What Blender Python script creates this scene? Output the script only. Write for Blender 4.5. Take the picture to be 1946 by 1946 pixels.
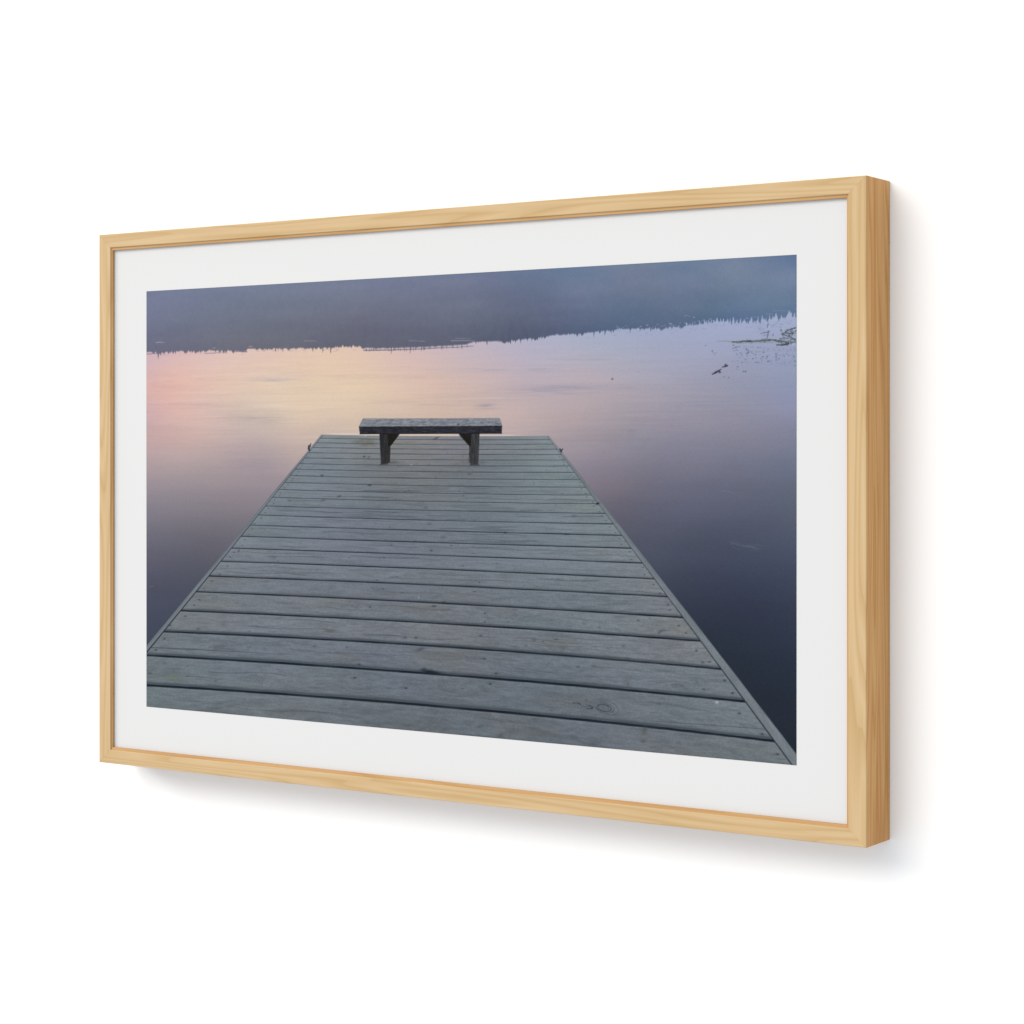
import bpy, math
import numpy as np

# ------------------------------------------------------------------ basics
scene = bpy.context.scene
for o in list(bpy.data.objects):
    bpy.data.objects.remove(o)
col = scene.collection
W, H = 0.9479, 0.6          # outer size of the frame (m); wall plane is y = 0
DEP = 0.0513                # depth of the moulding
FACE_V, CH_V = 0.0176, 0.0020   # face and inner chamfer width of the upright rails
FACE_H, CH_H = 0.0155, 0.0030   # and of the level rails
REC = 0.0046                # recess of the board behind the face
PL, PR, PT, PB = 0.0692, 0.0711, 0.0668, 0.0674   # white border: frame edge -> print
MATY = -DEP + REC
GAIN = 1.417                # light level on the board (a white sheet renders at this value)


def tag(o, label=None, cat=None, kind=None):
    if label: o['label'] = label
    if cat: o['category'] = cat
    if kind: o['kind'] = kind
    return o


def mesh_obj(name, verts, faces, mat, parent=None, smooth=False):
    me = bpy.data.meshes.new(name)
    me.from_pydata([tuple(v) for v in verts], [], faces)
    me.update()
    if smooth:
        for p in me.polygons: p.use_smooth = True
    o = bpy.data.objects.new(name, me)
    if mat: me.materials.append(mat)
    col.objects.link(o)
    if parent: o.parent = parent
    return o


# --------------------------------------------------------------- materials
def nodes_of(name):
    m = bpy.data.materials.new(name)
    m.use_nodes = True
    nt = m.node_tree
    b = nt.nodes.get('Principled BSDF')
    return m, nt, b


def s2l(c):
    c = np.asarray(c, float) / 255.0
    return np.where(c <= 0.04045, c / 12.92, ((c + 0.055) / 1.055) ** 2.4)


def rgba(r, g, b, k=1.0):
    v = s2l((r, g, b)) * k
    return (float(v[0]), float(v[1]), float(v[2]), 1.0)


def wood_material(name='pale_ash_wood', lip=False):
    m, nt, b = nodes_of(name)
    N, L = nt.nodes.new, nt.links.new
    tc = N('ShaderNodeTexCoord')
    oi = N('ShaderNodeObjectInfo')
    off = N('ShaderNodeVectorMath'); off.operation = 'SCALE'; off.inputs['Scale'].default_value = 7.3
    L(oi.outputs['Location'], off.inputs[0])
    add = N('ShaderNodeVectorMath'); add.operation = 'ADD'
    L(tc.outputs['Object'], add.inputs[0]); L(off.outputs[0], add.inputs[1])

    def stretched(sx, sy, sz):
        mp = N('ShaderNodeMapping'); mp.inputs['Scale'].default_value = (sx, sy, sz)
        L(add.outputs[0], mp.inputs['Vector'])
        return mp

    # growth rings: contour lines of a slow stretched noise (cathedral figure)
    n1 = N('ShaderNodeTexNoise'); n1.inputs['Scale'].default_value = 1.0; n1.inputs['Detail'].default_value = 1.5
    n1.inputs['Roughness'].default_value = 0.35
    L(stretched(2.2, 50, 50).outputs[0], n1.inputs['Vector'])
    mul = N('ShaderNodeMath'); mul.operation = 'MULTIPLY'; mul.inputs[1].default_value = 9.0
    L(n1.outputs['Fac'], mul.inputs[0])
    fr = N('ShaderNodeMath'); fr.operation = 'FRACT'; L(mul.outputs[0], fr.inputs[0])
    rr = N('ShaderNodeValToRGB')
    e = rr.color_ramp.elements
    e[0].position = 0.0; e[0].color = (0.40, 0.40, 0.40, 1)
    e[1].position = 1.0; e[1].color = (1.0, 1.0, 1.0, 1)
    x = e.new(0.45); x.color = (0.12, 0.12, 0.12, 1)
    x = e.new(0.86); x.color = (0.60, 0.60, 0.60, 1)
    x = e.new(0.985); x.color = (0.72, 0.72, 0.72, 1)
    e[len(e) - 1].color = (0.38, 0.38, 0.38, 1)
    L(fr.outputs[0], rr.inputs['Fac'])
    # fine fibres
    n2 = N('ShaderNodeTexNoise'); n2.inputs['Scale'].default_value = 1.0; n2.inputs['Detail'].default_value = 4
    L(stretched(14, 900, 900).outputs[0], n2.inputs['Vector'])
    # broad tone
    n3 = N('ShaderNodeTexNoise'); n3.inputs['Scale'].default_value = 1.0; n3.inputs['Detail'].default_value = 2
    L(stretched(9, 130, 130).outputs[0], n3.inputs['Vector'])
    a1 = N('ShaderNodeMath'); a1.operation = 'MULTIPLY_ADD'; a1.inputs[1].default_value = 0.42
    L(n2.outputs['Fac'], a1.inputs[0]); L(rr.outputs['Color'], a1.inputs[2])
    a2 = N('ShaderNodeMath'); a2.operation = 'MULTIPLY_ADD'; a2.inputs[1].default_value = 0.55
    L(n3.outputs['Fac'], a2.inputs[0]); L(a1.outputs[0], a2.inputs[2])
    mr = N('ShaderNodeMapRange'); mr.inputs['From Min'].default_value = 0.45; mr.inputs['From Max'].default_value = 1.25
    L(a2.outputs[0], mr.inputs['Value'])
    face_tone = N('ShaderNodeMixRGB')
    face_tone.inputs['Color1'].default_value = rgba(226, 196, 152, 1 / GAIN)
    face_tone.inputs['Color2'].default_value = rgba(208, 173, 121, 1 / GAIN)
    L(mr.outputs[0], face_tone.inputs['Fac'])
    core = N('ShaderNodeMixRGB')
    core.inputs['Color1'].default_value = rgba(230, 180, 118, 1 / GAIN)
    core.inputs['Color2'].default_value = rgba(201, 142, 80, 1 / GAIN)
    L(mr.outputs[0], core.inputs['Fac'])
    # pale wood tone on the face, turning browner just behind it
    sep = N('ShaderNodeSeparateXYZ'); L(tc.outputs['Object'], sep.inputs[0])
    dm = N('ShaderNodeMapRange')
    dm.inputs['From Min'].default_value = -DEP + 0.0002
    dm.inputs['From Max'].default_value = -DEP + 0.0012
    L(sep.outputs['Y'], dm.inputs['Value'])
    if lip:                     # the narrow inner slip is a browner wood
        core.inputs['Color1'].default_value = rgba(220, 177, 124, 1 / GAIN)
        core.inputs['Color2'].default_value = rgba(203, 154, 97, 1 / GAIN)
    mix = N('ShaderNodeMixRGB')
    L(dm.outputs[0], mix.inputs['Fac']); L(face_tone.outputs[0], mix.inputs['Color1']); L(core.outputs[0], mix.inputs['Color2'])
    L(mix.outputs[0], b.inputs['Base Color'])
    b.inputs['Roughness'].default_value = 0.62
    b.inputs['Specular IOR Level'].default_value = 0.18
    bp = N('ShaderNodeBump'); bp.inputs['Strength'].default_value = 0.12; bp.inputs['Distance'].default_value = 0.0004
    L(n2.outputs['Fac'], bp.inputs['Height']); L(bp.outputs[0], b.inputs['Normal'])
    return m


def plain_material(name, c, amt, scale, rough=0.95):
    m, nt, b = nodes_of(name)
    N, L = nt.nodes.new, nt.links.new
    tc = N('ShaderNodeTexCoord')
    n = N('ShaderNodeTexNoise'); n.inputs['Scale'].default_value = scale; n.inputs['Detail'].default_value = 3
    L(tc.outputs['Object'], n.inputs['Vector'])
    r = N('ShaderNodeMixRGB')
    r.inputs['Color1'].default_value = (c[0] * (1 - amt), c[1] * (1 - amt), c[2] * (1 - amt), 1)
    r.inputs['Color2'].default_value = (c[0] * (1 + amt), c[1] * (1 + amt), c[2] * (1 + amt), 1)
    L(n.outputs['Fac'], r.inputs['Fac'])
    L(r.outputs[0], b.inputs['Base Color'])
    b.inputs['Roughness'].default_value = rough
    b.inputs['Specular IOR Level'].default_value = 0.0
    return m


def ink_material():
    m, nt, b = nodes_of('printed_ink_on_matte_paper')
    N, L = nt.nodes.new, nt.links.new
    at = N('ShaderNodeAttribute'); at.attribute_name = 'ink'
    tc = N('ShaderNodeTexCoord')
    n = N('ShaderNodeTexNoise'); n.inputs['Scale'].default_value = 1100; n.inputs['Detail'].default_value = 2
    L(tc.outputs['Object'], n.inputs['Vector'])
    mr = N('ShaderNodeMapRange'); mr.inputs['To Min'].default_value = 0.95; mr.inputs['To Max'].default_value = 1.05
    L(n.outputs['Fac'], mr.inputs['Value'])
    v = N('ShaderNodeVectorMath'); v.operation = 'SCALE'
    L(at.outputs['Color'], v.inputs[0]); L(mr.outputs[0], v.inputs['Scale'])
    L(v.outputs[0], b.inputs['Base Color'])
    b.inputs['Roughness'].default_value = 1.0
    b.inputs['Specular IOR Level'].default_value = 0.0
    return m


M_WOOD = wood_material()
M_LIP = wood_material('brown_ash_slip', True)
wv = 0.9
M_WALL = plain_material('white_wall_paint', (wv, wv, wv), 0.006, 60)
mv = 0.847 / GAIN
M_MAT = plain_material('soft_white_board', (mv * 1.004, mv, mv * .995), 0.004, 700)
M_INK = ink_material()

# -------------------------------------------------------------------- wall
wall = mesh_obj('wall', [(-4, 0, -2.2), (5, 0, -2.2), (5, 0, 2.6), (-4, 0, 2.6),
                         (-4, .12, -2.2), (5, .12, -2.2), (5, .12, 2.6), (-4, .12, 2.6)],
                [(0, 1, 2, 3), (5, 4, 7, 6), (1, 5, 6, 2), (4, 0, 3, 7), (3, 2, 6, 7), (4, 5, 1, 0)], M_WALL)
tag(wall, 'plain bright white wall behind the framed print', 'wall', 'structure')

# ------------------------------------------------------------------- frame
root = bpy.data.objects.new('framed_print', None)
root.empty_display_size = 0.1
col.objects.link(root)
tag(root, 'wide pale wood framed print of a dock with a bench on a misty lake', 'framed print')

B = 0.0007   # eased outer arris


def profile(FACE, CH):
    return [(0.0, -0.0005), (0.0, -DEP + B), (B * 0.3, -DEP + B * 0.3), (B, -DEP),
            (FACE - 0.0009, -DEP), (FACE - 0.0003, -DEP + 0.00015), (FACE, -DEP + 0.0006),
            (FACE + 0.0003, -DEP + 0.0014), (FACE + CH - 0.0002, -DEP + 0.0016), (FACE + CH, -DEP + 0.0018), (FACE + CH, MATY - 0.0003),
            (FACE + CH - 0.006, MATY - 0.0003), (FACE - 0.004, -0.0005)]


PRO_H, PRO_V = profile(FACE_H, CH_H), profile(FACE_V, CH_V)


def rail(length, loc, ang, own, other):
    """one mitred length of moulding: x along the grain, z from the outer edge inwards"""
    n = len(own)
    vs, fs = [], []
    steps = 24
    for i in range(steps + 1):
        t = i / steps
        for (d, y), (m, _) in zip(own, other):      # m = mitre allowance from the neighbouring rail
            vs.append((m + t * (length - 2 * m), y, d))
    for i in range(steps):
        for k in range(n):
            a, b = i * n + k, i * n + (k + 1) % n
            fs.append((a, a + n, b + n, b))
    fs.append(tuple(range(n)))
    fs.append(tuple(steps * n + k for k in reversed(range(n))))
    o = mesh_obj('frame_rail', vs, fs, M_WOOD, root)
    o.data.materials.append(M_LIP)
    for i, p in enumerate(o.data.polygons):
        if i < steps * n and i % n in (6, 7, 8, 9): p.material_index = 1
    import bmesh
    bm = bmesh.new(); bm.from_mesh(o.data)
    bmesh.ops.recalc_face_normals(bm, faces=bm.faces[:])
    bm.to_mesh(o.data); bm.free()
    o.location = loc
    o.rotation_euler = (0, ang, 0)
    return o


# local +z must point inwards; rotation about y by ang maps x->(cos,0,-sin), z->(sin,0,cos)
G = 0.00006   # hairline mitre gap
rail(W - 2 * G, (G, 0, 0), 0, PRO_H, PRO_V)                              # bottom rail
rail(H - 2 * G, (0, 0, H - G), math.radians(90), PRO_V, PRO_H)           # left rail, inwards is +x
rail(W - 2 * G, (W - G, 0, H), math.radians(180), PRO_H, PRO_V)          # top rail
rail(H - 2 * G, (W, 0, G), math.radians(-90), PRO_V, PRO_H)              # right rail, inwards is -x

# white border board
e = FACE_H + CH_H - 0.004
board = mesh_obj('border_board',
                 [(e, MATY, e), (W - e, MATY, e), (W - e, MATY, H - e), (e, MATY, H - e),
                  (e, MATY + .002, e), (W - e, MATY + .002, e), (W - e, MATY + .002, H - e), (e, MATY + .002, H - e)],
                 [(0, 1, 2, 3), (5, 4, 7, 6), (1, 5, 6, 2), (4, 0, 3, 7), (3, 2, 6, 7), (4, 5, 1, 0)], M_MAT, root)

# ------------------------------------------------------- the printed picture
# The print is one flat sheet; its ink is computed here, point by point, from
# measured positions in the photograph taken into the plane of the sheet.
NX, NY = 1300, 776
PW, PH = W - PL - PR, H - PT - PB
quad = np.array([(278.6, 554.3), (1513.9, 483.3), (1512.9, 1453.3), (278.6, 1343.7)])   # TL TR BR BL


def homography(src, dst):
    A = []
    for (x, y), (u, v) in zip(src, dst):
        A.append([x, y, 1, 0, 0, 0, -u * x, -u * y, -u])
        A.append([0, 0, 0, x, y, 1, -v * x, -v * y, -v])
    return np.linalg.svd(np.array(A, float))[2][-1].reshape(3, 3)


HM = homography([(0, 0), (1, 0), (1, 1), (0, 1)], quad)
uu, vv = np.meshgrid(np.linspace(0, 1, NX + 1), np.linspace(0, 1, NY + 1))
den = HM[2, 0] * uu + HM[2, 1] * vv + HM[2, 2]
X = (HM[0, 0] * uu + HM[0, 1] * vv + HM[0, 2]) / den
Y = (HM[1, 0] * uu + HM[1, 1] * vv + HM[1, 2]) / den
UM, VM = uu * PW * 1000, vv * PH * 1000      # millimetres on the sheet

rng = np.random.RandomState(11)
TAB = rng.rand(256, 256)


def vnoise(x, y, s=0):
    x = x + 37.17 * s; y = y + 91.73 * s
    xi, yi = np.floor(x).astype(int), np.floor(y).astype(int)
    fx, fy = x - xi, y - yi
    fx = fx * fx * (3 - 2 * fx); fy = fy * fy * (3 - 2 * fy)
    a, b = xi & 255, yi & 255
    c, d = (xi + 1) & 255, (yi + 1) & 255
    return (TAB[a, b] * (1 - fx) + TAB[c, b] * fx) * (1 - fy) + (TAB[a, d] * (1 - fx) + TAB[c, d] * fx) * fy


def fbm(x, y, s=0, o=4, g=0.5):
    t, a, n = 0, 1.0, 0
    for i in range(o):
        t = t + a * vnoise(x * 2 ** i, y * 2 ** i, s + i * 3.1); n += a; a *= g
    return t / n - 0.5


def sstep(a, b, x):
    t = np.clip((x - a) / (b - a), 0, 1)
    return t * t * (3 - 2 * t)


def tps(points, qx, qy, lam=0.002):
    P = np.array([(p[0] / 600, p[1] / 600) for p in points])
    C = np.array([p[2] for p in points], float)
    n = len(P)

    def U(r2): return 0.5 * r2 * np.log(r2 + 1e-12)
    d2 = ((P[:, None] - P[None]) ** 2).sum(-1)
    K = np.zeros((n + 3, n + 3)); K[:n, :n] = U(d2) + lam * np.eye(n)
    K[:n, n] = 1; K[:n, n + 1:] = P; K[n, :n] = 1; K[n + 1:, :n] = P.T
    w = np.linalg.solve(K, np.vstack([C, np.zeros((3, 3))]))
    sx, sy = qx / 600, qy / 600
    out = w[n] + sx[..., None] * w[n + 1] + sy[..., None] * w[n + 2]
    for i in range(n):
        out = out + U((sx - P[i, 0]) ** 2 + (sy - P[i, 1]) ** 2)[..., None] * w[i]
    return out


HI = np.linalg.inv(HM)


def window(x0, x1, y0, y1):
    q = HI @ np.array([[x0, x1, x1, x0], [y0, y0, y1, y1], [1, 1, 1, 1]], float)
    u, v = q[0] / q[2] * NX, q[1] / q[2] * NY
    a, b = max(int(v.min()) - 1, 0), min(int(v.max()) + 3, NY + 1)
    c, d = max(int(u.min()) - 1, 0), min(int(u.max()) + 3, NX + 1)
    return None if a >= b or c >= d else (slice(a, b), slice(c, d))


def blend(img, c, a):
    return img * (1 - a[..., None]) + np.asarray(c, float) * a[..., None]


def stroke(img, pts, w, c, al=1.0, soft=0.9, jit=0.0, seed=0):
    """an inked line through measured points; w = width at each end"""
    for i in range(len(pts) - 1):
        (x0, y0), (x1, y1) = pts[i], pts[i + 1]
        t0, t1 = i / (len(pts) - 1), (i + 1) / (len(pts) - 1)
        pad = max(w) + 3 + jit
        m = window(min(x0, x1) - pad, max(x0, x1) + pad, min(y0, y1) - pad, max(y0, y1) + pad)
        if m is None: continue
        px, py = X[m], Y[m]
        if jit:
            py = py + jit * (vnoise(px / 2.3, py * 0 + seed, 5) - .5) * 2
        L2 = (x1 - x0) ** 2 + (y1 - y0) ** 2 + 1e-9
        t = np.clip(((px - x0) * (x1 - x0) + (py - y0) * (y1 - y0)) / L2, 0, 1)
        d = np.hypot(px - x0 - t * (x1 - x0), py - y0 - t * (y1 - y0))
        ww = w[0] + (w[1] - w[0]) * (t0 + t * (t1 - t0))
        a = np.clip((ww / 2 - d) / soft + .5, 0, 1) * al
        img[m] = img[m] * (1 - a[..., None]) + np.asarray(c, float) * a[..., None]


def spot(img, x, y, rx, ry, c, al=1.0, rot=0.0, hard=2.0):
    r = max(rx, ry) * 2.2 + 1
    m = window(x - r, x + r, y - r, y + r)
    if m is None: return
    dx, dy = X[m] - x, Y[m] - y
    cr, sr = math.cos(rot), math.sin(rot)
    q = ((dx * cr + dy * sr) / rx) ** 2 + ((dy * cr - dx * sr) / ry) ** 2
    a = np.exp(-q ** (hard / 2)) * al
    img[m] = img[m] * (1 - a[..., None]) + np.asarray(c, float) * a[..., None]


def inside(poly, soft=0.8):
    """soft coverage of a convex polygon (points in clockwise photo order)"""
    a = np.full(X.shape, 9.0)
    cx, cy = np.mean([p[0] for p in poly]), np.mean([p[1] for p in poly])
    for i in range(len(poly)):
        (x0, y0), (x1, y1) = poly[i], poly[(i + 1) % len(poly)]
        l = math.hypot(x1 - x0, y1 - y0)
        f = ((X - x0) * (y1 - y0) - (Y - y0) * (x1 - x0)) / l
        g = ((cx - x0) * (y1 - y0) - (cy - y0) * (x1 - x0)) / l
        a = np.minimum(a, f * (1 if g > 0 else -1))
    return np.clip(a / soft + .5, 0, 1)


# ---- water
WATER = [
 (285,690,(212,178,184)),(400,690,(224,190,182)),(520,690,(226,196,178)),(640,690,(229,198,173)),(760,690,(218,188,178)),
 (880,690,(200,180,184)),(1000,690,(184,174,190)),(1130,660,(168,172,194)),(1250,650,(160,166,194)),(1380,640,(158,166,198)),(1505,620,(158,168,200)),
 (285,738,(222,177,171)),(330,730,(228,182,168)),(430,730,(227,194,174)),(560,730,(228,200,174)),(690,730,(228,200,172)),(800,730,(220,188,172)),
 (900,730,(208,180,174)),(1000,720,(190,172,182)),(1120,720,(184,170,180)),(1250,720,(166,163,182)),(1400,720,(149,152,176)),(1505,720,(142,150,180)),
 (285,780,(210,170,172)),(400,770,(220,188,176)),(520,770,(224,200,178)),(640,780,(222,198,176)),(760,770,(219,193,173)),(900,770,(204,178,168)),
 (1000,780,(192,172,172)),(1120,770,(179,164,170)),(1250,770,(160,153,167)),(1400,770,(146,145,165)),(1505,780,(138,141,170)),
 (285,840,(198,166,166)),(400,830,(206,176,170)),(470,820,(196,176,170)),(560,830,(206,182,170)),(640,810,(212,188,172)),(960,810,(192,170,168)),
 (1080,830,(168,153,159)),(1200,830,(147,141,154)),(1350,830,(136,133,152)),(1505,840,(122,125,148)),(520,812,(202,182,170)),(520,842,(189,171,168)),(465,848,(186,166,167)),(590,800,(216,192,172)),
 (285,890,(172,154,158)),(400,890,(170,154,156)),(500,880,(170,153,157)),(1120,880,(140,132,146)),(1250,880,(122,120,138)),(1400,890,(112,114,134)),(1505,890,(104,112,136)),
 (285,940,(146,136,146)),(400,940,(146,135,144)),(490,930,(150,138,146)),(1170,940,(112,107,121)),(1300,940,(102,104,124)),(1505,950,(92,100,121)),
 (285,1000,(118,114,128)),(400,1000,(115,111,121)),(1200,990,(92,92,110)),(1350,1000,(81,86,106)),(1505,1010,(82,89,110)),
 (285,1060,(93,92,109)),(390,1050,(94,93,106)),(1250,1060,(72,78,96)),(1400,1060,(66,73,94)),(1505,1070,(66,74,96)),
 (285,1120,(77,79,98)),(350,1110,(77,80,97)),(1290,1120,(56,62,80)),(1420,1130,(52,59,80)),(1505,1130,(56,63,84)),
 (285,1190,(66,73,90)),(1340,1180,(46,53,70)),(1420,1200,(43,51,68)),(1505,1200,(46,54,74)),
 (1400,1260,(38,46,60)),(1505,1280,(38,46,62)),(1450,1350,(36,44,56)),(1505,1400,(34,42,54)),
 (700,1000,(120,112,120)),(900,1000,(112,108,118)),(700,1300,(60,64,76)),(1000,1400,(44,50,60)),
]
img = tps(WATER, X, Y)
ripple = fbm(UM / 60, VM / 1.7, 1, 4, .6)
rmask = np.clip(0.35 + 1.6 * fbm(UM / 120, VM / 30, 2, 3), 0, 1) * sstep(655, 700, Y + (X - 900) * .04) * (1 - sstep(800, 900, Y)) + 0.18
img = img * (1 + 0.085 * (ripple * rmask)[..., None] * np.array([1, 1, .7]))
img = img * (1 + 0.05 * fbm(UM / 110, VM / 14, 4, 4)[..., None] * sstep(700, 780, Y)[..., None])
img = img + 7 * (fbm(UM / 60, VM / 22, 6, 3) * sstep(680, 760, Y) * (1 - sstep(900, 1000, Y)))[..., None] * np.array([1, .2, -.4])


def ripple_patch(x, y, rx, ry, c, al, f=1.2):
    r = np.exp(-(((X - x) / rx) ** 2 + ((Y - y) / ry) ** 2))
    st = np.clip(0.5 + 2.2 * fbm(UM / 26, VM / f, 9 + x * .01, 3), 0, 1)
    return blend(img, c, r * st * al)


for q in [(520,722,42,8,(178,170,180),.55),(555,712,30,4,(190,176,180),.5),(925,771,18,6,(158,152,166),.8),(825,769,34,3,(176,158,158),.6),
          (1060,742,90,8,(150,146,166),.55),(1090,736,60,6,(146,150,176),.45),(980,702,130,5,(160,154,172),.4),(480,796,70,9,(168,154,156),.5),
          (290,736,50,5,(232,172,164),.45),(330,730,70,3,(232,182,168),.45),(350,772,70,6,(188,160,168),.5),(330,735,60,4,(206,168,170),.4),(740,716,150,6,(206,178,164),.5),(760,764,90,5,(204,180,166),.6),
          (1020,700,60,3,(196,186,200),.5),(1180,735,160,5,(158,152,166),.5),(1110,683,60,2,(150,150,172),.5),(430,860,120,22,(180,158,164),.35),
          (480,880,60,14,(150,138,150),.3),(1200,822,7,7,(128,128,142),.6),(650,752,60,8,(226,204,178),.4)]:
    img = ripple_patch(*q[:4], q[4], q[5])

# fine wind ripples, then muted colour, lifted slightly lower down
fine_r = fbm(UM / 22, VM / .95, 14, 3, .6)
img = img * (1 + .045 * (fine_r * np.clip(.2 + 2.2 * fbm(UM / 90, VM / 20, 15, 2), 0, 1) * sstep(660, 690, Y) * (1 - sstep(830, 960, Y)))[..., None])
lum = img.mean(-1, keepdims=True)
img = lum + .88 * (img - lum) + 2.5 * sstep(950, 1100, Y)[..., None]

# ---- far hillside: mist over forest, mirrored jagged shoreline
HILL = [
 (285,565,(118,124,152)),(450,560,(116,125,148)),(690,540,(116,124,150)),(900,525,(112,121,149)),(1100,512,(101,122,151)),(1300,502,(105,125,153)),(1200,535,(115,125,150)),(1400,515,(119,133,158)),(1450,540,(110,128,154)),(1250,550,(108,122,147)),(1505,492,(92,116,151)),
 (285,610,(116,121,147)),(450,600,(111,118,138)),(690,585,(112,116,135)),(900,570,(110,116,139)),(1100,550,(113,123,151)),(1300,530,(117,129,157)),(1505,520,(119,134,163)),
 (285,650,(109,111,132)),(450,645,(108,110,125)),(600,640,(106,108,124)),(690,640,(102,104,122)),(900,625,(96,102,122)),(1000,610,(92,100,124)),
 (1100,600,(94,106,134)),(1200,585,(94,113,140)),(1350,575,(95,116,141)),(1505,570,(99,121,150)),(690,612,(107,109,127)),(285,668,(112,111,133)),(1240,620,(88,104,134)),(1400,605,(88,112,146))]
hill = tps(HILL, X, Y)
lum = hill.mean(-1, keepdims=True)
hill = lum + .92 * (hill - lum)
hill = hill + 8 * fbm(UM / 80, VM / 12, 21, 4)[..., None] * np.array([1, 1, .8])
deep = sstep(585, 640, Y + (X - 690) * .07)
hill = hill + 7 * (fbm(UM / 2.4, VM / 13, 23, 3) * deep * np.clip(.35 + 2 * fbm(UM / 60, VM / 30, 27, 2), .1, 1))[..., None]
hill = hill + 4 * fbm(UM / 5, VM / 5, 25, 3)[..., None]
bx = [270,300,330,370,400,469,471,540,600,640,680,692,740,800,850,885,900,960,1000,1050,1100,1140,1180,1236,1290,1330,1350,1420,1450,1480,1520]
by = [669,671,668,667,667,667,663.5,662.5,661,660.5,657,661.5,661.5,659.5,657,655,650,648,644.5,637.5,633.5,629,625,623.5,620,616,611.5,609.5,605.5,604,601]
xs = np.linspace(270, 1522, 6000)
base = np.interp(xs, bx, by)
amp = np.interp(xs, [270, 465, 475, 690, 700, 895, 905, 1050, 1110, 1290, 1340, 1520], [6, 5, 4, 5, 1.6, 1.4, 5, 6, 5, 6, 8, 8])
z = xs * 0
t1 = vnoise(xs / 1.5, z + 3.3, 31); t2 = vnoise(xs / 2.9, z + 8.1, 33); t3 = vnoise(xs / 19, z + 1.7, 35); t4 = vnoise(xs / 8.0, z + 5.7, 37)
comb = np.clip(t1 * .6 + t2 * .55 - .42, 0, 1) * 2.2 * sstep(.25, .5, t3)
nick = np.clip(t1 * .5 + vnoise(xs / 2.2, z + 12.1, 39) * .6 - .55, 0, 1) * 2.6 * sstep(.35, .6, t4)
teeth = comb * 1.25 - nick * 1.1 + (t4 - .5) * .5
# thin pale spikes of sky between the mirrored trees on the right
for cx, hgt, hw in [(1317,6,1.6),(1363,8,3),(1394,9,2.6),(1429,9,3),(1441,6,1.8),(1475,12,4),(1500,13,5.5),(1510,9,2),(1290,6,1.4),(1305,9,1.8),(1330,6,1.4),(1347,6,1.4),(1383,6,1.8),(1415,6,1.4),(1485,6,1.8),
                    (1339,7,1.3),(1352,6,1.2),(1357,7,1.2),(1370,6,1.2),(1375,7,1.4),(1388,7,1.2),(1401,6,1.2),(1408,7,1.5),(1421,6,1.2),(1435,7,1.2),(1449,7,1.4),(1456,5,1.2),(1463,6,1.3),(1469,7,1.2),(1491,7,1.4),(1504,8,1.4)]:
    base = base - hgt * np.clip(1 - np.abs(xs - cx) / hw, 0, 1) ** 1.1
bnd = base + amp * teeth * .68
# single thin mirrored trunks hanging below the shore
for cx, dl in [(301,10),(306,5),(321,4),(334,5),(488,0),(524,6),(538,7),(595,5),(614,9),(629,10),(905,4),(926,7),(971,6),(980,4),(990,7),(1003,4),(1011,5),(1129,9),(1150,8),(1198,6),(1237,6),(1217,3),(1345,4)]:
    bnd += dl * np.clip(1.3 - np.abs(xs - cx) / 1.0, 0, 1)
bb = np.interp(X, xs, bnd)
ha = np.clip((bb - Y) / 3.0 + .5, 0, 1)
img = blend(img, 0, ha * 0)
img = img * (1 - ha[..., None]) + hill * ha[..., None]
HILLMASK = ha > .5
dark = (112, 112, 134)
stroke(img, [(692,666),(740,665.6),(790,663.6),(840,661),(870,659.8),(900,657.8)], (2.6,1.2), dark, .85, 1.0, .5)
stroke(img, [(278,673.5),(300,672.5)], (2,1.5), (120,114,138), .7, 1.2, .6)
stroke(img, [(390,672.5),(408,671.5),(428,670)], (1.8,1.2), (140,126,146), .7, 1.2, .8)
stroke(img, [(448,668),(469,668.5)], (3,3), (116,112,136), .7, 1.2, .6)
for i in range(46):
    x = 694 + 196 * rng.rand(); y = np.interp(x, [692, 790, 900], [666, 663.6, 657.8])
    stroke(img, [(x, y - 4), (x + .3, y + 1.5 + 2.5 * rng.rand() ** 3)], (1.2, .8), (104,104,126), .75)
for x, y, l in [(744,667,5),(780,664,7),(807,661,4),(878,660,2)]:
    stroke(img, [(x, y - 6), (x, y + l)], (1.8, 1), (100,100,122), .8)
for x0, x1, y, c in [(297,312,651.3,(196,176,190)),(578,603,648.3,(150,146,162)),(778,800,648,(140,138,156)),(800,808,648.6,(150,148,166)),
                     (858,900,647.6,(176,168,182)),(866,896,643.4,(134,136,156)),(405,410,661.8,(170,160,176)),(474,480,659,(200,170,176)),
                     (1318,1321,602.8,(150,166,194)),(1300,1312,600,(126,144,174)),(1456,1470,596,(130,148,180)),(1470,1500,590,(116,138,172))]:
    stroke(img, [(x0, y), ((x0 + x1) / 2, y - .3), (x1, y + .2)], (1.2, .9), c, .75, 1.0, .4)
for i in range(60):      # flecks of light through the mirrored tree line on the right
    x = 1170 + 343 * rng.rand(); y = np.interp(x, bx, by) - 2 - 5 * rng.rand()
    spot(img, x, y, .8 + rng.rand() * 1.4, .7, (150,160,188), .7)
for i in range(90):      # broken reflections just off the shore
    x = 1110 + 400 * rng.rand() ** .7; y = np.interp(x, bx, by) + 3 + 10 * rng.rand()
    spot(img, x, y, 1 + rng.rand() * 2.2, .6, (132,138,168), .5 * rng.rand() + .1)
for i in range(60):
    x = 285 + 390 * rng.rand(); y = np.interp(x, bx, by) + 3 + 5 * rng.rand() ** 2
    spot(img, x, y, 1 + rng.rand() * 3, .6, (150,132,150), .45 * rng.rand() + .1)
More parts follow.
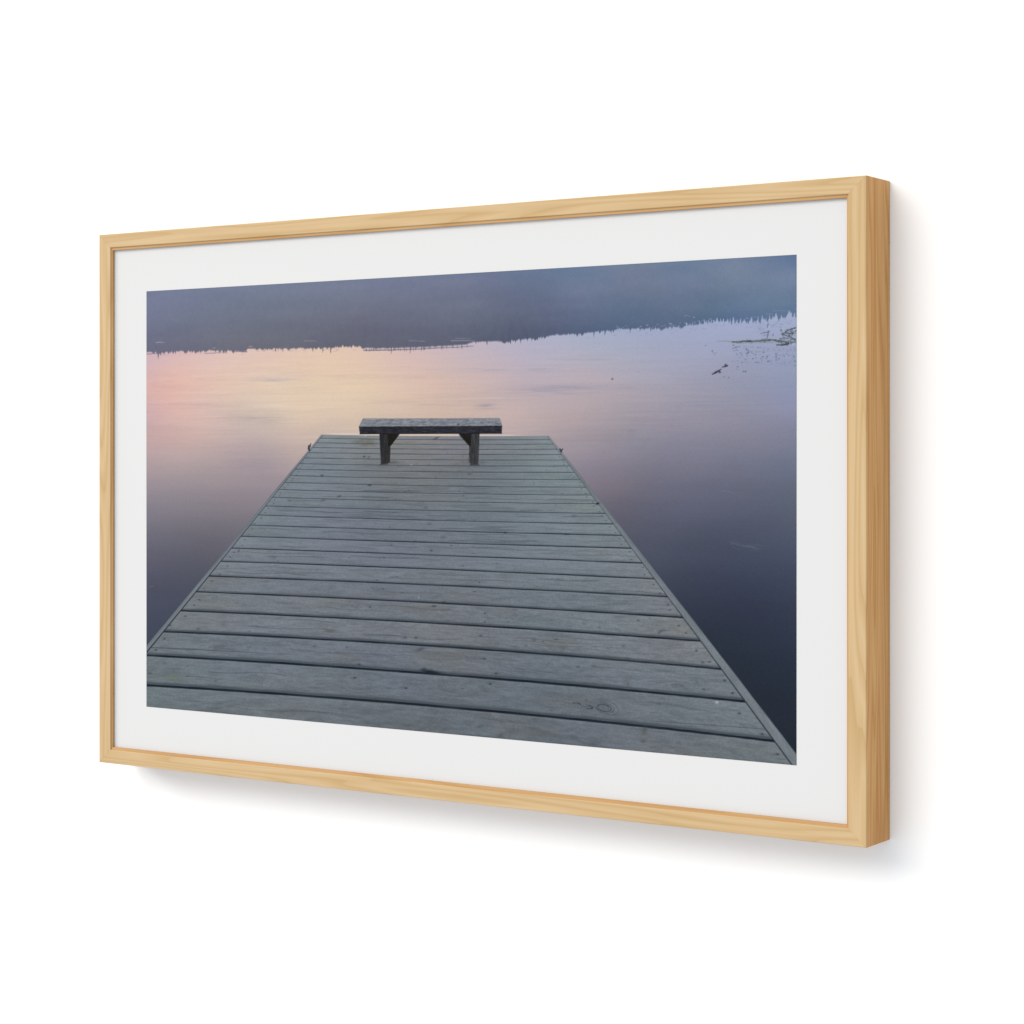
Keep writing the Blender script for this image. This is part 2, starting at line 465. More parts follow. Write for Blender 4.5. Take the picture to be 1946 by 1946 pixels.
for i in range(80):      # bluish ripples in the shallow corner
    x = 1440 + 74 * rng.rand(); y = 612 + 40 * rng.rand()
    spot(img, x, y, 1.5 + rng.rand() * 4, .7, (112,126,158), .5 * rng.rand(), 0.05)

# ---- weed bank, twigs, floating leaves and driftwood on the right
weed = (96, 108, 104)
stroke(img, [(1362,648),(1378,647.6),(1392,648.5)], (1, 2.4), (128,138,146), .75, 1.2, .5)
stroke(img, [(1392,649.5),(1408,648.6),(1424,648),(1442,647.2),(1460,645.6),(1474,645.2)], (3.0, 3.4), weed, .82, 1.2, 1.0, 2)
stroke(img, [(1396,651.5),(1430,650.5),(1470,650)], (1.6, 2), (128,140,146), .55, 1.2, 1.0, 4)
stroke(img, [(1424,648.2),(1427,648)], (3, 2.4), (44,52,50), .8)
stroke(img, [(1474,647),(1484,648),(1497,651),(1513,648.5)], (4, 2.5), (92,100,104), .7, 1.2, 1.5, 7)
stroke(img, [(1476,654.5),(1488,654.8),(1497,653)], (2.2, 4), (62,68,70), .85, 1.0, 1.0, 9)
stroke(img, [(1482,643),(1496,641.5),(1513,644)], (1.8, 1.4), (84,90,102), .8, 1.0, .6)
stroke(img, [(1488,635),(1500,639),(1508,643),(1513,647)], (1.8, 1.8), (70,76,86), .85)
stroke(img, [(1513,622),(1504,624.5),(1496,628),(1490,633)], (2, 1.6), (60,66,72), .9)
stroke(img, [(1486,633.5),(1496,632),(1502,633),(1513,628)], (2.5, 2.2), (74,80,84), .75, 1.0, 1.2)
stroke(img, [(1503,640),(1507,634),(1513,632)], (1.4, 1.4), (76,82,92), .8)
stroke(img, [(1497,626),(1500,633),(1499,637)], (1.2, 1.2), (90,96,108), .7)
for i in range(70):
    x = 1484 + 29 * rng.rand(); y = 626 + 30 * rng.rand()
    spot(img, x, y, 1.0 + rng.rand() * 1.6, .7 + .5 * rng.rand(), (72,82,82) if rng.rand() < .7 else (176,184,208), .75, rng.rand() * 3)
for i in range(60):
    x = 1394 + 105 * rng.rand(); y = np.interp(x, [1394, 1470, 1500], [649, 646, 651]) + rng.randn() * 1.6
    spot(img, x, y, .9 + rng.rand() * 1.3, .8, (58,70,62), .7)
stroke(img, [(1460,614.5),(1458,622)], (1.8, 1.4), (86,92,122), .85)
stroke(img, [(1460.5,628),(1459,638),(1457.5,643)], (1.6, 1.2), (84,90,116), .85)
stroke(img, [(1446,633),(1453,631.5),(1462,629.5)], (1.6, 2.6), (104,108,138), .8, 1, .8)
stroke(img, [(1450,636.5),(1462,635)], (1.2, 1.4), (110,116,146), .7, 1, .8)
stroke(img, [(1469,637),(1469.5,634)], (1.6, 1.2), (76,84,104), .8)
for i in range(150):
    a = rng.rand()
    x = 1392 + 121 * rng.rand(); y = 656 + 32 * rng.rand() ** 1.1 + (x - 1392) * .04
    spot(img, x, y, .7 + rng.rand() * 1.1, .55 + .4 * rng.rand(), (84,92,122), .25 + .6 * rng.rand() ** 2, 0.2)
for x, y, r in [(1354,666.5,1.3),(1356,670,.9),(1361,670.4,.9),(1358,674,.8),(1341,656.5,1),(1394,655.5,1.3),(1394,661,1),(1399,659.5,1.4),(1419,663,1.5),(1422,669,1.5),(1419,671.5,1.2),
                (1458,677,1.5),(1475,677.5,1.5),(1460,686,1.6),(1431,681.2,1.3),(1437,679,1),(1413,705.3,1.3),(1417,705.4,1.5),(1402,696.5,1.2),(1401,701,.7),(1510,694,1),(1509,677,1.1),(1511,686,1),(1385,717,1),(1376,715.5,1)]:
    spot(img, x, y, r, r * .8, (58,64,88), .8)
log = (70, 66, 84)
stroke(img, [(1354,710.5),(1362,707.5),(1371,700.5)], (2.6, 1.6), log, .92)
stroke(img, [(1359,708),(1367,703.5)], (4.2, 3.0), (70,64,84), .92)
spot(img, 1368, 706.6, 1.9, 1.9, (30,28,44), .95)
stroke(img, [(1373,697.5),(1382,694.5)], (2.4, 3.8), log, .92)
spot(img, 1379, 692.8, 1.5, 1.8, (44,44,62), .95)
stroke(img, [(1371,699.5),(1375,698)], (1.0, 1.0), (196,182,196), .7)
spot(img, 1164, 720, 1.5, 1.5, (54,50,62), .95)
spot(img, 1213.5, 707, .9, .9, (120,118,140), .8)
# patch of weed lying just under the surface at the right
for i in range(26):
    x = 1385 + 52 * rng.rand(); y = 1032 + 9 * rng.randn() * .5 + (x - 1400) * .16
    stroke(img, [(x, y), (x + 10 + 12 * rng.rand(), y + 2 + 4 * rng.rand())], (1.4, .7), (96,108,122), .28)
for pts in ([(1370,932),(1384,933),(1397,937)], [(285,1116),(293,1114.5)], [(1160,912),(1166,914)]):
    stroke(img, pts, (1.3, .8), (126,130,150), .4, 1.2)

# ---- wooden dock
IN_L = [(613.7,826.9),(562.4,891.9),(540,918.2),(475,999),(420,1068),(371,1126.7),(311,1201),(279.8,1239.8)]
OUT_L = [(610.5,826),(567.8,880),(539.6,912.6),(509,947.4),(474.3,990.9),(443.9,1027.8),(413.5,1064.8),(383,1101.7),(343.9,1151.7),(302.6,1199.6),(279.1,1225.7)]
IN_R = [(1041.9,830),(1091,896.3),(1136.6,956.6),(1164.3,994),(1242.6,1098.5),(1299,1174.6),(1333.9,1220),(1373,1273.5),(1416.3,1334),(1472.5,1408.5),(1504.5,1452.8)]
OUT_R = [(1044,828),(1067,857),(1095,893),(1119,921),(1140.4,952),(1181.7,1003.9),(1227.4,1062.6),(1283.9,1132.2),(1338.3,1204),(1381.7,1261),(1413,1302),(1429,1326),(1490,1402),(1511,1428)]


def edge(pts, deg=2):
    p = np.array(pts)
    c = np.polyfit((p[:, 1] - 1100) / 300, p[:, 0], deg)
    return np.polyval(c, (Y - 1100) / 300)


el, er = edge(IN_L), edge(IN_R)
ol, orr = edge(OUT_L), edge(OUT_R)
wob = 0.9 * (vnoise(Y / 14, Y * 0, 61) - .5) * sstep(850, 1000, Y)
GAPS = [  # plank joints: points across the dock
 [(610,826.4),(690,827.3),(820,828.8),(950,828.6),(1037,828.2)],
 [(606,833.5),(700,834.8),(820,836.3),(1044.5,835.7)],
 [(600,842.2),(700,843.9),(820,845.2),(1050.7,844.5)],
 [(594,851.3),(700,853),(820,854.3),(1055.9,854)],
 [(587,861.1),(700,862.5),(820,864),(1063,864.2)],
 [(579,871.2),(700,873),(820,874.4),(1072.5,874.3)],
 [(571,882.2),(690,883.9),(820,885.8),(1082.3,885.7)],
 [(562,892.6),(690,895.2),(1091,898.1)],
 [(551,904.6),(690,907.8),(1102,911.6)],
 [(540,917.4),(690,921.3),(1111.8,926.1)],
 [(529,931.1),(690,935.4),(1123.2,941)],
 [(517,945.9),(690,950.7),(1136,957.4)],
 [(504,962.6),(690,967.6),(1110,975.4),(1150.6,976)],
 [(489,979.6),(690,985.9),(1110,995.2),(1166.5,996)],
 [(475,999.1),(690,1005.4),(1110,1016.5),(1182.8,1017.6)],
 [(459,1020.2),(690,1027.8),(1110,1039.8),(1200,1042.2)],
 [(441,1042.6),(690,1051.3),(1110,1065.9),(1222,1070.6)],
 [(420,1068),(690,1077.4),(1110,1094.1),(1244.3,1100.8)],
 [(398,1096.3),(690,1107.2),(1110,1126.1),(1269.8,1134.3)],
 [(371,1126.1),(690,1139.8),(1110,1162.6),(1299,1174)],
 [(344,1162.2),(690,1178.3),(1110,1202.8),(1332.9,1219)],
 [(311,1202.2),(690,1220.9),(1110,1249.6),(1371,1272)],
 [(278.7,1247.8),(690,1271.3),(890,1288),(1110,1305.6),(1416.3,1333.6)],
 [(279,1304.5),(500,1319),(690,1332),(890,1347.8),(1110,1370),(1288,1389),(1472.5,1408.5)],
 [(279,1372),(690,1410),(890,1428),(1110,1452),(1500,1498)],
]
gy = []
for g in GAPS:
    p = np.array(g)
    deg = 2 if len(p) > 2 else 1
    c = np.polyfit((p[:, 0] - 850) / 400, p[:, 1], deg)
    gy.append(np.polyval(c, (X - 850) / 400))
DOCKC = [
 (640,840,(128,136,140)),(740,850,(128,130,132)),(850,850,(128,128,134)),(1000,850,(124,132,136)),(600,880,(124,132,142)),(760,880,(120,122,122)),(900,885,(110,116,122)),(1050,890,(124,136,142)),
 (560,930,(118,126,134)),(720,940,(110,116,124)),(900,940,(110,119,126)),(1090,940,(120,130,134)),(500,1000,(112,122,128)),(700,1000,(110,116,124)),(900,1000,(108,116,122)),(1130,1000,(116,126,130)),
 (450,1070,(112,118,124)),(700,1080,(107,114,122)),(900,1080,(108,116,122)),(1180,1070,(112,120,124)),(400,1140,(110,116,118)),(650,1150,(108,114,118)),(900,1150,(106,112,118)),(1200,1150,(112,120,124)),
 (350,1200,(108,116,118)),(600,1210,(107,114,118)),(850,1210,(108,113,114)),(1100,1210,(106,114,118)),(1290,1200,(112,116,118)),(300,1260,(106,114,116)),(500,1290,(104,112,120)),(750,1290,(101,108,116)),(1000,1300,(100,108,114)),(1300,1290,(108,116,120)),
 (300,1330,(104,114,116)),(500,1350,(104,110,112)),(750,1370,(98,104,108)),(1000,1400,(98,104,110)),(1250,1420,(103,108,112)),(1400,1400,(106,114,116)),(1450,1430,(104,112,114))]
dock = tps(DOCKC, X, Y, .01)
s = (X - el) / np.maximum(er - el, 1)              # 0..1 across the dock
k = np.zeros(X.shape, int)
for g in gy[1:]:
    k += (Y > g)
k = np.clip(k, 0, len(gy) - 2)
GY = np.array(gy)
lo = np.take_along_axis(GY, k[None], 0)[0]
hi = np.take_along_axis(GY, (k + 1)[None], 0)[0]
ph = hi - lo
tp = (Y - lo) / ph
big = np.clip((ph - 5) / 34, 0.12, 1)
kr = np.array([rng.rand(3) - .5 for _ in range(len(gy))])
dock = dock + np.array([5.5, 5.2, 8.5]) * sstep(880, 1030, Y)[..., None] + (kr[k][..., :1] * 4.5 + kr[k] * np.array([1.6, .8, 1.6]))
# grain: long fibres, flowing round knots
flow = fbm(s * 9 + k * 7.7, tp * 1.6 + k * 3.1, 41, 3) * 1.1
gr1 = fbm(s * 16 + k * 5.3, (tp + flow * .35) * 7 + k * 11, 43, 4, .6)
gr2 = fbm(s * 60 + k * 2.9, (tp + flow * .2) * 17 + k * 13, 45, 2, .6)
ringl = np.abs(((tp * 6 + flow * 9) % 1) - .5) * 2
dock = dock * (1 + (.17 * gr1 + .20 * gr2 * big + .05 * (ringl - .5) * big * (fbm(s * 5 + k * 3, k * 1.7 + tp, 47, 2) > 0.02))[..., None])
dock = dock * (1 - (.16 * (np.clip(gr2 - .20, 0, 1) * 4) * big)[..., None])
fine = fbm(UM / .9, VM / .7, 49, 2)
dock = dock * (1 + .17 * fine[..., None] * (.35 + .65 * big[..., None]))
# brown and green weathering stains
st = np.clip(fbm(s * 5 + k * 1.3, tp * .8 + k * 2.1, 51, 3) * 3.2 - .45, 0, 1)
dock = dock * (1 - st[..., None] * .6) + dock * np.array([1.03, .985, .93]) * st[..., None] * .6
st2 = np.clip(fbm(s * 4 + k * 2.3, tp * .7 + k * 4.1, 53, 3) * 3.2 - .38, 0, 1)
dock = dock * (1 - st2[..., None] * .6) + dock * np.array([.97, 1.01, .98]) * st2[..., None] * .6
# long cracks
for i in range(120):
    kk = rng.randint(9, len(gy) - 1); s0 = rng.rand() * .9; L = .05 + .16 * rng.rand(); tt = .15 + .7 * rng.rand()
    a = (k == kk) * np.exp(-((tp - tt - .04 * np.sin((s - s0) * 40 + i)) * ph / .75) ** 2) * sstep(s0, s0 + .02, s) * (1 - sstep(s0 + L, s0 + L + .02, s))
    dock = blend(dock, (70, 76, 82), a * (.2 + .4 * rng.rand()))
# joints: dark slit, with shading drawn on the plank's front edge above it
for j, g in enumerate(gy[1:-1], 1):
    p = np.take_along_axis(GY, np.full((1,) + X.shape, j), 0)[0] - GY[j - 1]
    wid = np.clip(p * .076, 1.2, 4.6) * (1 + .5 * fbm(s * 14, s * 0 + j * 3.3, 57, 3))
    d = Y - g + .35 * wid
    ed = np.exp(-((d + wid * .95) / (wid * .62 + .3)) ** 2) * np.clip((p - 16) / 36, 0, .72)
    dock = blend(dock, (62, 70, 78), ed)
    sl = np.clip((wid * .5 - np.abs(d)) / .8 + .5, 0, 1) * np.clip(.66 + (p - 8) / 40, .64, .97)
    dock = blend(dock, (24, 30, 38), sl * (0.9 + .3 * fbm(s * 30, s * 0 + j, 58, 2)))
    lp = np.exp(-((d - wid * 1.0) / .9) ** 2) * .22
    dock = blend(dock, (138, 146, 152), lp)
# thin crack along the third plank from the front
c3 = 1231 + (X - 287) * .0495
dock = blend(dock, (56, 64, 72), np.exp(-((Y - c3) / .9) ** 2) * .7 * (1 - sstep(330, 640, X)))
c4 = np.polyval(np.polyfit([890, 1100, 1260], [1238, 1249, 1256], 2), X)
dock = blend(dock, (80, 86, 90), np.exp(-((Y - c4) / .9) ** 2) * .5 * sstep(880, 900, X) * (1 - sstep(1150, 1300, X)))
c5 = np.polyval(np.polyfit([1240, 1350, 1450], [1369, 1378, 1384], 1), X)
dock = blend(dock, (70, 76, 82), np.exp(-((Y - c5) / .9) ** 2) * .6 * sstep(1220, 1260, X))
# side rails
for inn, out, sgn in ((el, ol, -1), (er, orr, 1)):
    rw = np.maximum((out - inn) * sgn, 1.0)
    q = (X - inn) * sgn                              # >0 beyond the joint
    rail_a = np.clip(q / 1.0 + .5, 0, 1)
    rc = np.array([114, 122, 128]) * (1 + .16 * fbm(Y / 30 + X / 60, q / rw * 3, 63 + sgn, 3))[..., None]
    rc = rc * (1 + .12 * fine[..., None])
    tone = sstep(820, 900, Y)[..., None]
    rc = rc * tone + (1 - tone) * np.array([150, 148, 154])
    edge_dark = np.exp(-((q - rw) / 1.6) ** 2) * .28
    rc = blend(rc, (70, 76, 88), edge_dark)
    dock = dock * (1 - rail_a[..., None]) + rc * rail_a[..., None]
    jw = np.clip((Y - 800) / 420, .35, 1.3) * (2.2 if sgn < 0 else 1.7)
    dock = blend(dock, (40, 46, 56), np.clip((jw / 1.4 - np.abs(q)) / .8 + .5, 0, 1) * .85)
da = np.clip((X - ol + wob) / .9 + .5, 0, 1) * np.clip((orr - wob - X) / .9 + .5, 0, 1) * np.clip((Y - gy[0]) / .9 + .5, 0, 1)
tmp = dock
# nail heads, knots, chips
ints = [(j, gy[j], gy[j + 1]) for j in range(2, len(gy) - 1)]


def dock_px(sv, j, tv):
    """photo position of a point on plank j at sv across and tv along"""
    yc = None
    y0 = GAPS[j][0][1]
    x = 0; y = y0
    for _ in range(6):
        cl = np.polyfit([(p[1] - 1100) / 300 for p in IN_L], [p[0] for p in IN_L], 2)
        cr = np.polyfit([(p[1] - 1100) / 300 for p in IN_R], [p[0] for p in IN_R], 2)
        xl, xr = np.polyval(cl, (y - 1100) / 300), np.polyval(cr, (y - 1100) / 300)
        x = xl + sv * (xr - xl)
        ya = [np.polyval(np.polyfit([(q[0] - 850) / 400 for q in GAPS[i]], [q[1] for q in GAPS[i]], 2), (x - 850) / 400) for i in (j, j + 1)]
        y = ya[0] + tv * (ya[1] - ya[0])
    return x, y, ya[1] - ya[0]


for j in range(4, len(GAPS) - 1):
    for sv in (.016, .985, .385, .60):
        for tv in (.27, .74):
            if sv in (.385, .60) and rng.rand() < .62: continue
            x, y, h = dock_px(sv + rng.randn() * (.004 if sv in (.016, .985) else .012), j, tv + rng.randn() * .05)
            r = np.clip(h * .03, .7, 1.7)
            spot(tmp, x, y, r * 1.7, r, (40, 46, 54), .8 if h > 14 else .55, .1)
            if h > 18 and rng.rand() < .6:
                stroke(tmp, [(x - r * 5, y - .3), (x + r * 3, y + .4)], (1, .6), (74, 82, 88), .55)
for i in range(130):
    j = rng.randint(3, len(GAPS) - 1)
    x, y, h = dock_px(rng.rand(), j, .12 + .76 * rng.rand())
    r = np.clip(h * .03, .6, 1.6) * (.6 + .7 * rng.rand())
    spot(tmp, x, y, r * (1.4 + 1.6 * rng.rand()), r * .8, (58, 64, 72), .35 + .4 * rng.rand(), .08)
for i in range(14):      # knots with rings of bent grain
    j = rng.randint(9, len(GAPS) - 1)
    x, y, h = dock_px(.05 + .9 * rng.rand(), j, .25 + .5 * rng.rand())
    for q in range(3):
        rx, ry = h * (.10 + .09 * q), h * (.05 + .045 * q)
        aa = np.linspace(0, 5.2 + rng.rand(), 14) + rng.rand() * 6
        stroke(tmp, [(x + rx * math.cos(t), y + ry * math.sin(t) * .9) for t in aa], (.9, .7), (76, 82, 88), .26)
    spot(tmp, x, y, h * .05, h * .03, (70, 76, 80), .5)
# features picked out one by one
for x, y, rx, ry, c, al, ro in [
   (1147,1345,3,2,(78,84,90),.5,.1),(816,1277,14,4,(28,34,42),.9,.12),(826,1279,12,3,(34,40,48),.8,.12),(806,1272,6,3,(44,50,58),.7,0),
   (799,1234,8,3.5,(64,70,76),.6,-.3),(791,1212,3,2.4,(60,66,72),.7,0),(770,1212,4,2.5,(74,80,84),.6,0),(772,1308,3,1.6,(46,52,60),.8,0),
   (825,1152,3.6,1.6,(38,44,50),.9,0),(844,1144,4,1.2,(52,58,64),.7,0),(820,1046.5,2.4,1.6,(52,58,64),.8,0),(858,1037,2,1.2,(52,58,64),.7,0),
   (960,1012.2,3,1.2,(22,28,36),.95,0),(1077,1015.2,5,1.2,(26,32,40),.9,0),(893,901,4,1,(60,66,72),.8,0),(645,943.5,4,1.6,(60,66,72),.8,-.25),
   (614,951.5,5,1.4,(66,72,80),.7,-.2),(612,904,3,1.6,(56,62,70),.8,-.2),(703,922.3,3.5,1.2,(36,42,50),.9,0),(1136,956.8,3,1.8,(18,20,26),.95,-.4),
   (377,1196,4,2,(70,74,80),.7,0),(625,1200,9,2.5,(84,84,80),.7,.05),(454,1047.5,2,2.6,(60,66,74),.7,.8),(1015,1216,3.5,2.5,(70,76,80),.6,.3),
   (1068,1232,8,4,(86,86,80),.5,.2),(1260,1198,8,2,(64,70,76),.6,0),(1253,1201,4,1.5,(60,66,72),.6,-.5),(1335,1258,4,2.5,(62,68,76),.7,.3),
   (1224,1389,5,9,(82,86,78),.6,.2),(1222,1408,4,2,(68,74,66),.6,0),(1194,1300,3,4,(92,88,82),.6,0),(952,1397,6,4,(76,82,84),.6,0),(330,1288,14,5,(104,116,96),.5,.1),
   (830,832.5,6,1.3,(58,62,72),.8,-.45),(826,834,3,.9,(74,78,86),.6,-.3),(692.5,868,2.6,1.2,(44,48,52),.9,-.2),(702,868,3,.9,(60,64,66),.7,0),(700.5,871,1.2,.8,(60,64,66),.7,0),
   (1362,1334,3,2,(200,206,210),.8,.1),(782,883.4,1.6,1.1,(170,176,182),.8,0),(796,1136,1.6,1.4,(160,166,172),.7,0),(695,829,1.6,1,(180,184,188),.8,0),
   (1240,1174,2,1.6,(138,146,150),.9,0),(1263,1175,3,1.6,(138,146,150),.9,0),(1287,1176,3,1.6,(138,146,150),.9,0)]:
    spot(tmp, x, y, rx, ry, c, al, ro)
for rx, ry, x, y, a0, a1, al in [(15,6.5,1147,1345,-2.6,2.9,.85),(11,4.5,1146,1344.5,-1,4,.3),(20,9.5,1147,1345,-2.2,2.0,.3),(26,13,1150,1345,-2,1.5,.22),(9,3.5,1117,1343,-1.5,1.8,.8),(8,3,1096,1338.5,-2.9,-.2,.7)]:
    stroke(tmp, [(x + rx * math.cos(t) * .97 - ry * math.sin(t) * .1, y + ry * math.sin(t) + rx * math.cos(t) * .15) for t in np.linspace(a0, a1, 18)], (1.4, 1.6), (52, 60, 70), al)
stroke(tmp, [(1105,1341.5),(1118,1343),(1127,1346)], (1.4, 1.2), (60, 68, 78), .7)
stroke(tmp, [(1112,1338),(1122,1341)], (1.2, 1.0), (60, 68, 78), .6)
for i, (x0, y0, n) in enumerate([(770,1268,5),(660,1265,4),(468,1290,6),(900,1252,3)]):
    for q in range(n):
        stroke(tmp, [(x0 + q * 6, y0 + q * 1.2), (x0 + q * 6 + 6, y0 - 6 + q * .8)], (1.1, .7), (74, 82, 88), .5)
# stains and patches: olive one beside the bench, darker ones under it, pale brown areas
for x, y, rx, ry, c, al in [(693,840,20,5,(88,84,66),.75),(703,847,16,4,(92,86,72),.6),(735,886,60,5,(96,98,106),.5),(900,887,40,5,(96,104,112),.4),(885,880,18,5,(104,96,90),.5),
                            (745,879,14,3,(70,70,66),.6),(916,880,8,5,(78,76,76),.45),(735,1128,50,6,(112,112,112),.5),(800,1155,40,8,(112,110,104),.5),(960,1162,30,6,(114,110,104),.4),
                            (850,1245,60,10,(110,108,102),.5),(560,1126,20,6,(118,116,112),.5),(420,1150,40,8,(112,118,108),.4),(660,1250,30,8,(110,106,102),.5),(1060,1222,40,8,(116,116,106),.5),
                            (1290,1198,16,5,(140,124,112),.5),(790,1390,60,12,(102,102,98),.4),(560,1350,60,10,(102,106,102),.4),(1030,1390,50,8,(104,104,100),.4),(1200,1262,80,8,(104,110,110),.3)]:
    a = np.exp(-(((X - x) / rx) ** 2 + ((Y - y) / ry) ** 2) ** 1.3) * al * np.clip(.6 + 1.6 * fbm(UM / 9, VM / 2.2, 71 + x * .013, 3), 0, 1)
    tmp = tmp * (1 - a[..., None]) + np.asarray(c, float) * a[..., None] * (1 + .3 * gr1[..., None])
dock = tmp
img = img * (1 - da[..., None]) + dock * da[..., None]
# cream strip of far water behind the far edge, mooring cleats on both sides
cream_strip = np.exp(-((Y - gy[0] + 1.6) / 1.5) ** 2) * sstep(612, 640, X) * (1 - sstep(960, 1010, X))
img = blend(img, (222, 212, 200), cream_strip * .62)
cle = np.zeros(X.shape + (3,)); 
for pts, w in (([(588,848),(587,853),(588.5,856)], (4.2, 3.2)), ([(591,843.5),(589.5,850)], (1.6, 2.2)), ([(1064.5,853.5),(1067,858.5)], (3.2, 3.2)), ([(1069.8,853),(1066.5,857)], (2, 2.6))):
    stroke(img, pts, w, (52, 56, 66), .95)
spot(img, 589.6, 850, 1.0, 2.0, (170, 176, 176), .5)

# ---- bench
bench = np.zeros(X.shape)


def slab(poly, c, var, fx, fy, seed, al=1.0):
    global img, bench
    a = inside(poly) * al
    n = fbm(X / fx, Y / fy, seed, 4, .65)
    cc = np.asarray(c, float) * (1 + var * n[..., None]) + var * 22 * fbm(X / 9, Y / 5, seed + 2, 2)[..., None] * np.array([.2, .3, 1])
    img = img * (1 - a[..., None]) + cc * a[..., None]
    bench = np.maximum(bench, a)


# legs and braces first, the seat over them
slab([(737,824),(743.2,824),(742.6,848),(741.4,879),(737,880.5)], (46,46,42), .5, 2, 12, 81)
slab([(721.2,824),(737.2,824),(737,850),(736.7,881.2),(724.2,881.8)], (47,47,50), .7, 2.2, 16, 83)
slab([(892.2,824),(897,824),(896,882),(894.2,882),(891.4,877.8)], (62,64,60), .5, 2, 12, 85)
slab([(895.8,824),(912,824),(910.6,856),(909.6,882.8),(894.4,882.8)], (57,59,62), .8, 1.8, 16, 87)
slab([(737.2,824),(759.5,824),(743.4,846.5),(738,849.2)], (33,32,28), .4, 4, 4, 89)
slab([(872,824),(895.8,824),(895,848.4),(891.8,846)], (33,32,28), .4, 4, 4, 91)
stroke(img, [(759,826),(743,846.8)], (1.2, 1.2), (18,18,18), .8)
stroke(img, [(872.8,826),(893,848)], (1.2, 1.2), (18,18,18), .8)
slab([(682.2,810.4),(820,809.2),(954.6,808.2),(954.1,824.3),(820,824.8),(684.2,825.6)], (43,44,51), .85, 9, 2.6, 93)
slab([(689.8,795.4),(820,795.4),(948.6,794.2),(951,795.6),(954.7,808.6),(820,809.6),(682.2,810.9)], (127,131,140), .55, 7, 2.2, 95)
stroke(img, [(682.4,810.6),(820,809.3),(954.6,808.4)], (1.3, 1.3), (146,150,154), .75, 1.0, .5)
stroke(img, [(682.8,812.2),(820,811),(954.4,810)], (1.5, 1.5), (36,38,44), .7, 1.0, .5)
stroke(img, [(684.4,825),(820,824.3),(954,823.8)], (1.4, 1.4), (28,28,32), .8)
stroke(img, [(690,795.9),(820,795.8),(949,794.8)], (1.2, 1.2), (98,102,112), .6, 1.0, .4)
for i in range(120):
    x = 690 + 258 * rng.rand(); y = 797.5 + 10 * rng.rand()
    spot(img, x, y, 1 + rng.rand() * 3, .7, (92,94,106) if rng.rand() < .6 else (168,172,182), .55 * rng.rand() + .1, 0.05)
for i in range(70):
    x = 686 + 264 * rng.rand(); y = 813 + 10 * rng.rand()
    spot(img, x, y, 1 + rng.rand() * 3, .8, (34,34,40) if rng.rand() < .5 else (84,86,92), .5 * rng.rand() + .1, 0.05)
for x, y, rx, ry, c, al in [(745,798.5,5,1.5,(80,76,84),.6),(749,806.5,4,1.2,(86,84,88),.7),(843,804.6,7,2,(96,104,124),.6),(871,807,2.2,1.2,(52,54,60),.9),(916,803,4,1.2,(92,98,108),.7),(888,798,5,1.3,(92,98,110),.6),
                            (834,798,9,1.3,(150,146,142),.6),(725,803,5,1.2,(156,160,172),.6)]:
    spot(img, x, y, rx, ry, c, al)
# contact shadow of the bench legs, inked under the feet
stroke(img, [(723,882.6),(738,882.2)], (2, 1.6), (44,44,50), .7)
stroke(img, [(893.6,883.6),(911,883.6)], (2, 1.6), (46,48,52), .7)

# fine grain of the photograph
gnoise = rng.randn(*X.shape)
img = img + 1.6 * gnoise[..., None]
edge_d = np.minimum(np.minimum(uu, 1 - uu) * PW, np.minimum(vv, 1 - vv) * PH) * 1000
img = img * (1 - .10 * np.exp(-(edge_d / .5) ** 2))[..., None]
img = np.clip(img, 4, 250)
lin = s2l(img) / GAIN

# ---- sheet meshes: one flat grid, divided between the things pictured on it
ids = np.zeros(X.shape, int)                 # 0 water
ids[HILLMASK] = 1
ids[da > .5] = 2
ids[bench > .5] = 3
cid = ids[:-1, :-1]                          # per cell
vx = (PL + uu * PW).ravel(); vz = (H - PT - vv * PH).ravel()
idx = np.arange((NX + 1) * (NY + 1)).reshape(NY + 1, NX + 1)
cells = np.stack([idx[1:, :-1], idx[1:, 1:], idx[:-1, 1:], idx[:-1, :-1]], -1)   # faces -y


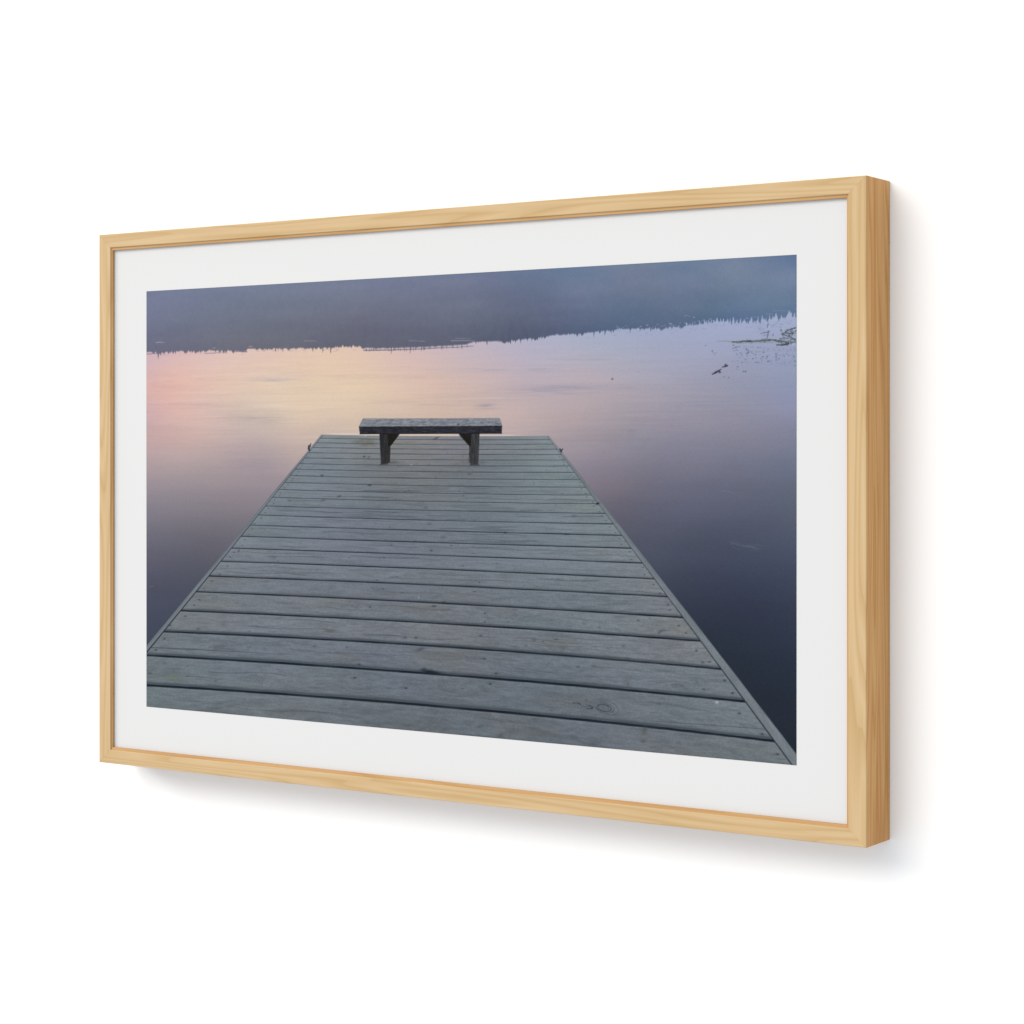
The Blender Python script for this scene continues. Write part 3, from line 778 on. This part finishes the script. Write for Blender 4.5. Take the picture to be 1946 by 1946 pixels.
def sheet(name, which, parent):
    f = cells[cid == which]
    used, inv = np.unique(f, return_inverse=True)
    nv, nf = len(used), len(f)
    me = bpy.data.meshes.new(name)
    me.vertices.add(nv)
    co = np.stack([vx[used], np.full(nv, MATY - .0002), vz[used]], -1).astype(np.float32)
    me.vertices.foreach_set('co', co.ravel())
    me.loops.add(nf * 4)
    me.loops.foreach_set('vertex_index', inv.ravel().astype(np.int32))
    me.polygons.add(nf)
    me.polygons.foreach_set('loop_start', np.arange(0, nf * 4, 4, dtype=np.int32))
    me.polygons.foreach_set('loop_total', np.full(nf, 4, dtype=np.int32))
    me.update(calc_edges=True)
    at = me.attributes.new('ink', 'FLOAT_COLOR', 'POINT')
    c = np.ones((nv, 4), np.float32); c[:, :3] = lin.reshape(-1, 3)[used]
    at.data.foreach_set('color', c.ravel())
    me.materials.append(M_INK)
    o = bpy.data.objects.new(name, me)
    col.objects.link(o)
    o.parent = parent
    return o


pr = sheet('print', 0, root)
tag(pr, 'printed photograph of a calm pink and blue lake at dusk')
tag(sheet('printed_hillside', 1, pr), 'misty blue forest hillside along the top of the print')
tag(sheet('printed_dock', 2, pr), 'grey plank dock running into the lake in the print')
tag(sheet('printed_bench', 3, pr), 'dark weathered bench at the far end of the dock in the print')

# ------------------------------------------------------------------ camera
cam_d = bpy.data.cameras.new('camera')
cam = bpy.data.objects.new('camera', cam_d)
col.objects.link(cam)
cam.location = (1.7605, -1.82048, 0.35408)
cam.rotation_euler = (math.radians(90), 0, 0.59356)
cam_d.sensor_width = 36
cam_d.lens = 36 * 4093.39 / 1946
cam_d.shift_y = -115.84 / 1946 * -1 * -1
cam_d.clip_end = 100
scene.camera = cam

# ---------------------------------------------------------------- lighting
world = bpy.data.worlds.new('World'); scene.world = world
world.use_nodes = True
bg = world.node_tree.nodes['Background']
bg.inputs['Color'].default_value = (0.937, 1.0, 1.06, 1)
bg.inputs['Strength'].default_value = 0.89

from mathutils import Vector


def softbox(name, direction, dist, size, power, colour):
    lamp = bpy.data.lights.new(name, 'AREA')
    lamp.shape = 'DISK'; lamp.size = size; lamp.energy = power; lamp.color = colour
    o = bpy.data.objects.new(name, lamp)
    col.objects.link(o)
    d = Vector(direction).normalized()
    o.location = Vector((W / 2, 0, H / 2)) + d * dist
    o.rotation_euler = d.to_track_quat('Z', 'Y').to_euler()


softbox('softbox', (-0.45, -1.0, 0.80), 30, 23, 5050, (1.14, 1.0, 0.86))
softbox('side_lamp', (-1.75, -1.0, 0.75), 30, 9, 3300, (1.0, 1.0, 1.0))

# ------------------------------------------------------------------ render
scene.render.engine = 'CYCLES'
scene.view_settings.view_transform = 'Standard'
scene.view_settings.look = 'None'
scene.view_settings.exposure = 0
scene.view_settings.gamma = 1
scene.render.resolution_x = 1024
scene.render.resolution_y = 1024
